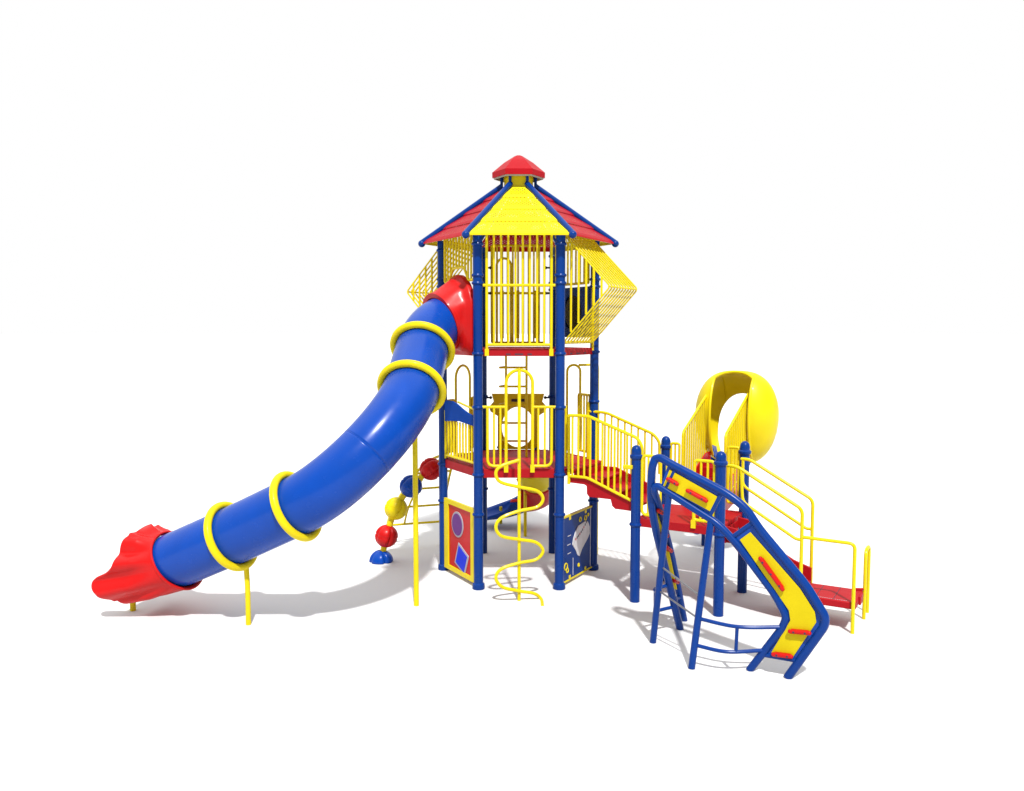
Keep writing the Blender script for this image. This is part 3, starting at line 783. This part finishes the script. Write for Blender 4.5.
# ================================================================== landing
ln_ = thing('landing_platform', G(1.605, 0.535, 0), 'square red landing deck on four dome-capped blue posts', 'platform')
Pp = [G(1.07, 0), G(2.14, 0), G(2.14, 1.07), G(1.07, 1.07)]
for p in Pp: make_post(ln_, p, 1.915, [0.99], dome=True, foot=False)
m = MB(); m.slab([G(1.075, 0.035, ZP - 0.012), G(2.135, 0.035, ZP - 0.012), G(2.135, 1.035, ZP - 0.012), G(1.075, 1.035, ZP - 0.012)], (0, 0, 0.012)); dk = m.build('deck', DECK, ln_)
for a, b in ((Pp[0], Pp[1]), (Pp[1], Pp[2]), (Pp[2], Pp[3]), (Pp[3], Pp[0])):
    d_ = (b - a).normalized(); n_ = V3((d_.y, -d_.x, 0)); a2_, b2_ = a + d_ * 0.06, b - d_ * 0.06
    MB().slab([a2_ + Z * (ZP - 0.10), b2_ + Z * (ZP - 0.10), b2_ + Z * (ZP + 0.004), a2_ + Z * (ZP + 0.004)], -n_ * 0.03).build('fascia', DECK, dk, bevel=0.006)
# front panels (an opening between them for the panel climber)
barrier(ln_, Pp[0], Pp[1], 1.125, 1.87, 3, 0.075, 0.38, fil=0.07)
o = barrier(ln_, Pp[0], Pp[1], 1.13, 1.86, 2, 0.70, 0.93, fil=0.05)
e = lerp(Pp[0], Pp[1], 0.70); MB().cyl(e + Z * 1.04, e + Z * 1.3, 0.021, 10).box(e + Z * 1.08, U * 0.028, W * 0.024, Z * 0.05).build('tab', YEL, o)
barrier(ln_, Pp[3], Pp[2], 1.17, 1.90, 1, 0.07, 0.18, fil=0.03)
barrier(ln_, Pp[3], Pp[2], 1.17, 1.90, 2, 0.80, 0.93, fil=0.03)
barrier(ln_, Pp[1], Pp[2], 1.17, 1.88, 0, 0.08, 0.13, fil=0.02)

# ================================================================== hooded slide behind the landing
hs = thing('hooded_slide', G(1.6, 2.3, 0), 'slide with a rounded yellow hood and red steps behind the landing', 'slide')
UC = 1.62
for i in range(3):
    v0 = 1.09 + i * 0.37; z = ZP + 0.14 * (i + 1)
    m = MB(); m.slab([G(1.34, v0, z - 0.14), G(1.86, v0, z - 0.14), G(1.86, v0 + 0.375, z - 0.14), G(1.34, v0 + 0.375, z - 0.14)], (0, 0, 0.14)); m.build('step', DECK, hs, bevel=0.01)
for u0 in (1.325, 1.865):
    prof = [(1.09, ZP - 0.06), (1.09, ZP + 0.22), (1.3, ZP + 0.34), (1.7, ZP + 0.50), (2.0, ZP + 0.60), (2.22, ZP + 0.60), (2.22, ZP + 0.1), (1.9, ZP + 0.05)]
    m = MB(); m.slab([G(u0, v, z) for v, z in prof], U * 0.02); m.build('step_side', REDP, hs, bevel=0.006)
def guard(u0):
    A_, B_ = G(u0, 1.12), G(u0, 2.27)
    z0, z1_ = 2.05, 2.54
    loop = [A_ + Z * 1.22, A_ + Z * z0, B_ + Z * z1_, B_ + Z * 1.5]
    prs = [(lerp(A_, B_, t) + Z * (1.22 + 0.28 * t), lerp(A_, B_, t) + Z * (z0 + (z1_ - z0) * t)) for t in [(k + 1) / 12 for k in range(11)]]
    return rail_panel(hs, loop, prs, fil=0.06, r=0.018, br=0.014)
guard(1.29); guard(1.87)
# hood shell: ellipsoid with a tall slot front and back
au, av, az = 0.598, 0.42, 0.645; hv, hz = 2.43, 2.195
HS = 0.28                                                # half-width of the opening through the hood
EX, EZC, EZ = 0.37, -0.20, 0.50                          # the wider round mouth at the back
def qx(x): return max(0.0, 1 - abs(x / au) ** 2.8) ** 0.5
def mouth(x):
    q = az * qx(x); k = math.sqrt(max(0.0, 1 - (x / EX) ** 2)) * EZ
    f = lambda z: math.acos(max(-1.0, min(1.0, z / max(q, 1e-4))))
    return f(EZC + k), f(EZC - k)
def shp(x, th):
    q = qx(x); return G(UC + 0.03 + x, hv + av * q * math.sin(th), hz + max(-0.66, az * q * math.cos(th) * (1.0 if math.cos(th) > 0 else 1.12)))
m = MB()
for sg in (-1, 1):
    xs_ = [sg * (HS + (EX - HS) * k / 8) for k in range(9)] + [sg * (EX + (au - 0.0008 - EX) * math.sin(math.pi / 2 * k / 9)) for k in range(1, 10)]
    cols = []
    for x in xs_:
        t1, t2 = mouth(x); lo = t2 - 2 * math.pi
        cols.append([shp(x, lo + (t1 - lo) * j / 70) for j in range(71)])
    m.loft(cols if sg > 0 else cols[::-1], False)
    m.add(cols[-1], [tuple(range(71)) if sg > 0 else tuple(range(71))[::-1]])
cols = []
for k in range(17):
    x = -HS + 2 * HS * k / 16; t1 = mouth(x)[0]; t0 = R(-13 - 14 * (x / HS) ** 2)
    cols.append([shp(x, t0 + (t1 - t0) * j / 20) for j in range(21)])
m.loft(cols, False)
import bmesh as _b
hd = m.build('hood', YELP, hs, smooth=50)
bm_ = _b.new(); bm_.from_mesh(hd.data); _b.ops.remove_doubles(bm_, verts=bm_.verts, dist=0.002); _b.ops.recalc_face_normals(bm_, faces=bm_.faces); bm_.to_mesh(hd.data); bm_.free()
md = hd.modifiers.new('thick', 'SOLIDIFY'); md.thickness = 0.03; md.offset = -1
lab(hd, 'rounded yellow hood with a tall opening')
for x in (-HS, HS):
    MB().tube([shp(x, R(-150 + 123 * k / 30)) for k in range(31)], 0.02, 8).build('rim', YELP, hd)
MB().tube([shp(-HS + 2 * HS * k / 12, R(-13 - 14 * (k / 6 - 1) ** 2)) for k in range(13)], 0.02, 8).build('rim', YELP, hd)
# slide chute: winds behind and comes out under the landing side
cpth = [G(1.6, 2.28, 1.70), G(1.58, 2.58, 1.66), G(1.42, 2.85, 1.34), G(1.22, 3.08, 0.98), G(1.05, 3.2, 0.66), G(0.9, 3.2, 0.44), G(0.8, 3.1, 0.40)]
lab(chute('chute', hs, cpth, BLUEP, 0.26), 'blue winding chute')
for uu, vv, zz_ in ((1.25, 3.1, 0.75), (0.95, 3.2, 0.25)):
    MB().cyl(G(uu, vv, 0), G(uu, vv, zz_), 0.03, 10).build('support_pole', BLUE, hs)

# ================================================================== lower stair and transfer step
tsn = thing('entry_stair', G(3.0, 0.45, 0), 'red entry steps and low platform with yellow handrails at far right', 'stair')
for i in range(4):
    z = ZP - 0.17 * (i + 1) + 0.0; u0 = 2.17 + i * 0.22
    MB().slab([G(u0, 0.17, z - 0.04), G(u0 + 0.235, 0.17, z - 0.04), G(u0 + 0.235, 0.72, z - 0.04), G(u0, 0.72, z - 0.04)], (0, 0, 0.04)).build('tread', DECK, tsn, bevel=0.01)
    MB().slab([G(u0, 0.17, z - 0.045), G(u0, 0.72, z - 0.045), G(u0, 0.72, z + 0.128), G(u0, 0.17, z + 0.128)], U * -0.015).build('riser', DECK, tsn)
for w0 in (0.14, 0.72):
    prof = [(2.16, ZP - 0.12), (2.16, ZP), (2.30, ZP - 0.02), (2.5, ZP - 0.2), (2.7, ZP - 0.37), (2.86, ZP - 0.46), (3.07, ZP - 0.53), (3.07, 0.28), (2.86, 0.31), (2.6, 0.5), (2.4, 0.68)]
    MB().slab([G(u, w0, z) for u, z in prof], W * 0.03).build('stringer', DECK, tsn, bevel=0.008)
m = MB(); m.slab([G(3.05, 0.17, 0.265), G(3.66, 0.17, 0.265), G(3.66, 0.735, 0.265), G(3.05, 0.735, 0.265)], (0, 0, 0.085)); tp = m.build('low_platform', DECK, tsn, bevel=0.015)
for t in (0.33, 0.66): MB().box(G(3.03 + 0.58 * t, 0.45, 0.3505), U * 0.003, W * 0.27, Z * 0.0015).build('seam', INK, tp)
for k in range(22): MB().box(G(3.07 + 0.023 * k, 0.20, 0.3505), U * 0.006, W * 0.006, Z * 0.0015).build('tread_stud', GREY, tp)
MB().box(G(3.67, 0.5, 0.31), U * 0.012, W * 0.1, Z * 0.05).build('end_bracket', DECK, tsn, bevel=0.004)
def hrail(w, tpx, bpx):
    T = [on_w(x, y, w) for x, y in tpx]; Bt = [on_w(x, y, w) for x, y in bpx]
    foot = V3((T[-1].x, T[-1].y, 0.0))
    f = MB(); f.tube(fillet(T + [foot], [0.0] + [0.07] * (len(T) - 1) + [0]), 0.0205, 10)
    f.tube(fillet(Bt, 0.07), 0.0185, 10)
    return f.build('hand_rail', YEL, tsn)
fa = hrail(0.12, [(723, 465), (737, 466.5), (802.5, 509.5)], [(741, 469), (742.5, 502), (796, 539), (802, 540)])
fb = hrail(0.78, [(741, 459), (749.5, 459.5), (813, 500)], [(743, 459.5), (742.5, 485.5), (806.7, 528.7), (811, 529)])
r1, r2, r3 = at_z(852.3, 633.5), at_z(863.7, 619), at_z(867.2, 612.5)
w1 = (r1 - FR).dot(W)
st_ = G((on_w(802.5, 509, 0.12) - FR).dot(U), 0.12, 1.045)
MB().tube(fillet([st_, V3((r1.x, r1.y, 1.03)), r1], [0, .07, 0]), 0.0205, 10).build('grab_rail', YEL, tsn)
MB().tube(fillet([r2, V3((r2.x, r2.y, 0.83)), V3((r3.x, r3.y, 0.83)), r3], [0, .1, .1, 0]), 0.0205, 10).build('grab_rail', YEL, tsn)
MB().cyl(G(3.58, 0.69, 0.36), V3((r2.x, r2.y, 0.36)), 0.016, 8).build('brace', DECK, tsn)

# ================================================================== V-shaped panel climber
CC = V3((1.532, 8.911, 0))
cl = thing('panel_climber', CC, 'blue framed arching climber with yellow panels and red grips', 'climber')
NV_ = -W                                                 # outward normal of the near wing
def near(px, py): 
    p = at_plane(px, py, CC, NV_); return p
def uz(px, py): p = near(px, py); return ((p - CC).dot(U), p.z)
def NW(t, z, off=0.0): return CC + U * t + Z * z + NV_ * off
def FW(t, z, off=0.0): return CC + W * t + Z * z - U * off
outer_px = [(787.6, 674.8), (824.5, 626), (825.5, 617), (806, 585), (759, 528.5), (746, 508), (727.4, 493.7), (673.7, 465.3), (660, 457.5), (655, 459)]
inner_px = [(749.5, 669), (783, 627), (786.5, 617), (776, 596), (737, 544), (718, 523.7), (699, 511.8), (664, 489.5), (658, 486.0), (655, 487)]
ouz = [uz(*p) for p in outer_px]; iuz = [uz(*p) for p in inner_px]
ouz[0] = (ouz[0][0], 0); iuz[0] = (iuz[0][0], 0)
# the far wing drops steeply and twists as it runs back
far_o = [at_y(652.0, 470, 8.93), at_y(651.2, 500, 9.03), at_y(655.5, 528, 9.13), at_y(661.5, 553, 9.24), at_z(680.2, 629)]
far_i = [at_y(654.5, 492, 8.95), at_y(659.5, 508, 9.1), at_y(666, 533, 9.36), at_y(673, 562, 9.58), at_z(684.3, 620.5)]
fo_ = MB().tube(fillet([NW(t, z) for t, z in ouz], 0.10, 6)[:-1] + spline([NW(*ouz[-1])] + far_o, 8), 0.043, 14).build('outer_tube', BLUE, cl)
fi_ = MB().tube(fillet([NW(t, z) for t, z in iuz], 0.10, 6)[:-1] + spline([NW(*iuz[-1])] + far_i, 8), 0.039, 14).build('inner_tube', BLUE, cl)
def panel(name, pxs, f_, off, th, m_, parent, bev=0.004):
    q = [uz(*p) for p in pxs]; n_ = NV_ if f_ is NW else -U
    return MB().slab([f_(t, z, off) for t, z in q], -n_ * th).build(name, m_, parent, bevel=bev)
up_p = [(670, 469.3), (717.5, 496.5), (711, 511.5), (663.5, 485.5)]
up_b = [(668, 464), (722, 493.5), (711, 516), (660, 488)]
lo_p = [(750.5, 532.0), (740, 539.5), (789, 610), (790.5, 620), (771.5, 652), (793.5, 656.5), (816.5, 622), (815, 611.5), (800, 588)]
lo_b = [(752, 524), (734, 537), (784, 610), (786, 620), (764, 654), (796, 661), (822, 624), (821.5, 610)]
bars_px = [((722, 492), (709, 517)), ((752, 523), (733, 536.5)), ((765, 655), (797, 660.5)), ((677, 465.5), (666, 489))]
grips = [((669.5, 478.5), (678.5, 483.5)), ((689, 490), (707.5, 500)), ((761.5, 557.5), (783.5, 588)), ((791, 630), (810, 631.7)), ((774.5, 652.8), (792, 655))]
pb = panel('backing_plate', up_b, NW, -0.002, 0.014, BLUEP, cl); panel('yellow_panel', up_p, NW, 0.016, 0.017, SHEET, pb)
pb2 = panel('backing_plate', lo_b, NW, -0.002, 0.014, BLUEP, cl); panel('yellow_panel', lo_p, NW, 0.016, 0.017, SHEET, pb2)
for a_, b_ in bars_px:
    MB().tube([NW(*uz(*a_)), NW(*uz(*b_))], 0.023, 10).build('cross_bar', BLUE, cl)
def grip(p0, p1_, n_):
    dd = (p1_ - p0).normalized()
    g = MB().tube([p0, p1_], 0.022, 12).ball(p0, 0.022, 12, 8).ball(p1_, 0.022, 12, 8).box((p0 + p1_) / 2 - n_ * 0.02, dd * ((p1_ - p0).length / 2 - 0.01), dd.cross(n_) * 0.02, n_ * 0.022)
    go = g.build('grip', REDP, cl, smooth=50)
    for s_ in (0.12, 0.5, 0.88) if (p1_ - p0).length > 0.25 else (0.2, 0.8):
        q = lerp(p0, p1_, s_) + n_ * 0.0222; MB().lathe(q, [(0.011, 0), (0.011, 0.001)], 10, n_).build('bolt', INK, go)
for a_, b_ in grips:
    grip(NW(*uz(*a_), 0.046), NW(*uz(*b_), 0.046), NV_)
so_, si_ = spline(far_o, 8), spline(far_i, 8)
m = MB(); ra_ = []
def strip(i, t): return lerp(so_[i], si_[i], t)
outv = (U * 0.85 - W * 0.4).normalized()
rows = [[strip(i, 0.16) + outv * 0.0, strip(i, 0.84) + outv * 0.0, strip(i, 0.84) - outv * 0.016, strip(i, 0.16) - outv * 0.016] for i in range(5, 29)]
m.loft(rows, True, True, True); fpn = m.build('yellow_panel', SHEET, cl)
for i in (10, 17, 22, 27):
    p0, p1_ = strip(i, 0.35) + outv * 0.05, strip(i, 0.75) + outv * 0.05
    grip(p0, p1_, outv)
for i in (3, 29):
    MB().tube([so_[i], si_[i]], 0.022, 10).build('cross_bar', BLUE, cl)
# legs
la, lb_ = at_z(652.9, 642.5), at_z(691.5, 668.5)
tb_ = NW(*uz(711, 521)); ta_ = NW(*uz(669, 493))
MB().tube([lb_, tb_], 0.036, 14).build('leg', BLUE, cl); MB().tube([la, ta_], 0.036, 14).build('leg', BLUE, cl)
def on_leg(l, t, z): return lerp(l, t, z / t.z)
# curved brace bars from each leg to the tube beside it
def braces(l_, t_, tubept, n_, zs):
    cs = []
    for z_ in zs:
        a_ = on_leg(l_, t_, z_); b_ = tubept(z_); c_ = (a_ + b_) / 2 + n_ * 0.10 - Z * 0.01
        cs.append(spline([a_, c_, b_], 12)); MB().tube(cs[-1], 0.02, 10).build('brace', BLUE, cl)
    p = cs[0][12]; q = min(cs[1], key=lambda v: (v.xy - p.xy).length)
    MB().cyl(p, q, 0.018, 10).build('brace', BLUE, cl)
braces(lb_, tb_, lambda z: NW(iuz[0][0] + (iuz[1][0] - iuz[0][0]) * min(1, z / iuz[1][1]), z), NV_, (0.50, 0.235))
braces(la, ta_, lambda z: lerp(far_o[4], far_o[3], z / far_o[3].z), -U, (0.58, 0.30))
for za, zb in ((0.90, 0.72), (0.62, 0.50)):
    MB().tube([on_leg(la, ta_, za), on_leg(lb_, tb_, zb)], 0.010, 8).build('cable', STEEL, cl)

# ================================================================== ground
gm = bpy.data.materials.new('white_studio_floor'); gm.use_nodes = True
gb = gm.node_tree.nodes['Principled BSDF']; gb.inputs['Base Color'].default_value = (0.65, 0.65, 0.655, 1); gb.inputs['Roughness'].default_value = 0.9; gb.inputs['Specular IOR Level'].default_value = 0.0
m = MB(); m.add([(-400, -400, 0), (400, -400, 0), (400, 900, 0), (-400, 900, 0)], [(0, 1, 2, 3)])
g = m.build('ground', gm); g['kind'] = 'structure'

# ================================================================== light
w = bpy.data.worlds.new('World'); SC.world = w; w.use_nodes = True
nt = w.node_tree; bg = nt.nodes['Background']
# a white backdrop of light in front, dimmer overhead and behind the photographer
tc = nt.nodes.new('ShaderNodeTexCoord'); sx = nt.nodes.new('ShaderNodeSeparateXYZ'); nt.links.new(tc.outputs['Generated'], sx.inputs[0])
def mrange(src, a, b, c, d):
    n = nt.nodes.new('ShaderNodeMapRange'); n.interpolation_type = 'SMOOTHSTEP'
    for k, v in zip(('From Min', 'From Max', 'To Min', 'To Max'), (a, b, c, d)): n.inputs[k].default_value = v
    nt.links.new(src, n.inputs['Value']); return n.outputs['Result']
up = mrange(sx.outputs['Z'], 0.42, 0.80, 1.0, 1.7)
fw_ = mrange(sx.outputs['Y'], -0.6, 0.3, 0.46, 1.0)
mu = nt.nodes.new('ShaderNodeMath'); mu.operation = 'MULTIPLY'; nt.links.new(up, mu.inputs[0]); nt.links.new(fw_, mu.inputs[1])
side_ = mrange(sx.outputs['X'], 0.56, 0.9, 1.0, 0.3)
m2 = nt.nodes.new('ShaderNodeMath'); m2.operation = 'MULTIPLY'; nt.links.new(mu.outputs[0], m2.inputs[0]); nt.links.new(side_, m2.inputs[1])
bg.inputs['Color'].default_value = (1, 1, 1, 1); nt.links.new(m2.outputs[0], bg.inputs['Strength'])
sd = bpy.data.lights.new('sun', 'SUN'); so = bpy.data.objects.new('sun', sd); COL.objects.link(so)
sd.energy = 4.8; sd.angle = R(2.2); sd.color = (1.0, 0.985, 0.96)
so.rotation_euler = V3((-0.085, 0.57, -0.82)).to_track_quat('-Z', 'Y').to_euler()
so.location = (0, 0, 20)
SC.view_settings.view_transform = 'Standard'; SC.view_settings.look = 'None'; SC.view_settings.exposure = 0.0; SC.view_settings.gamma = 1
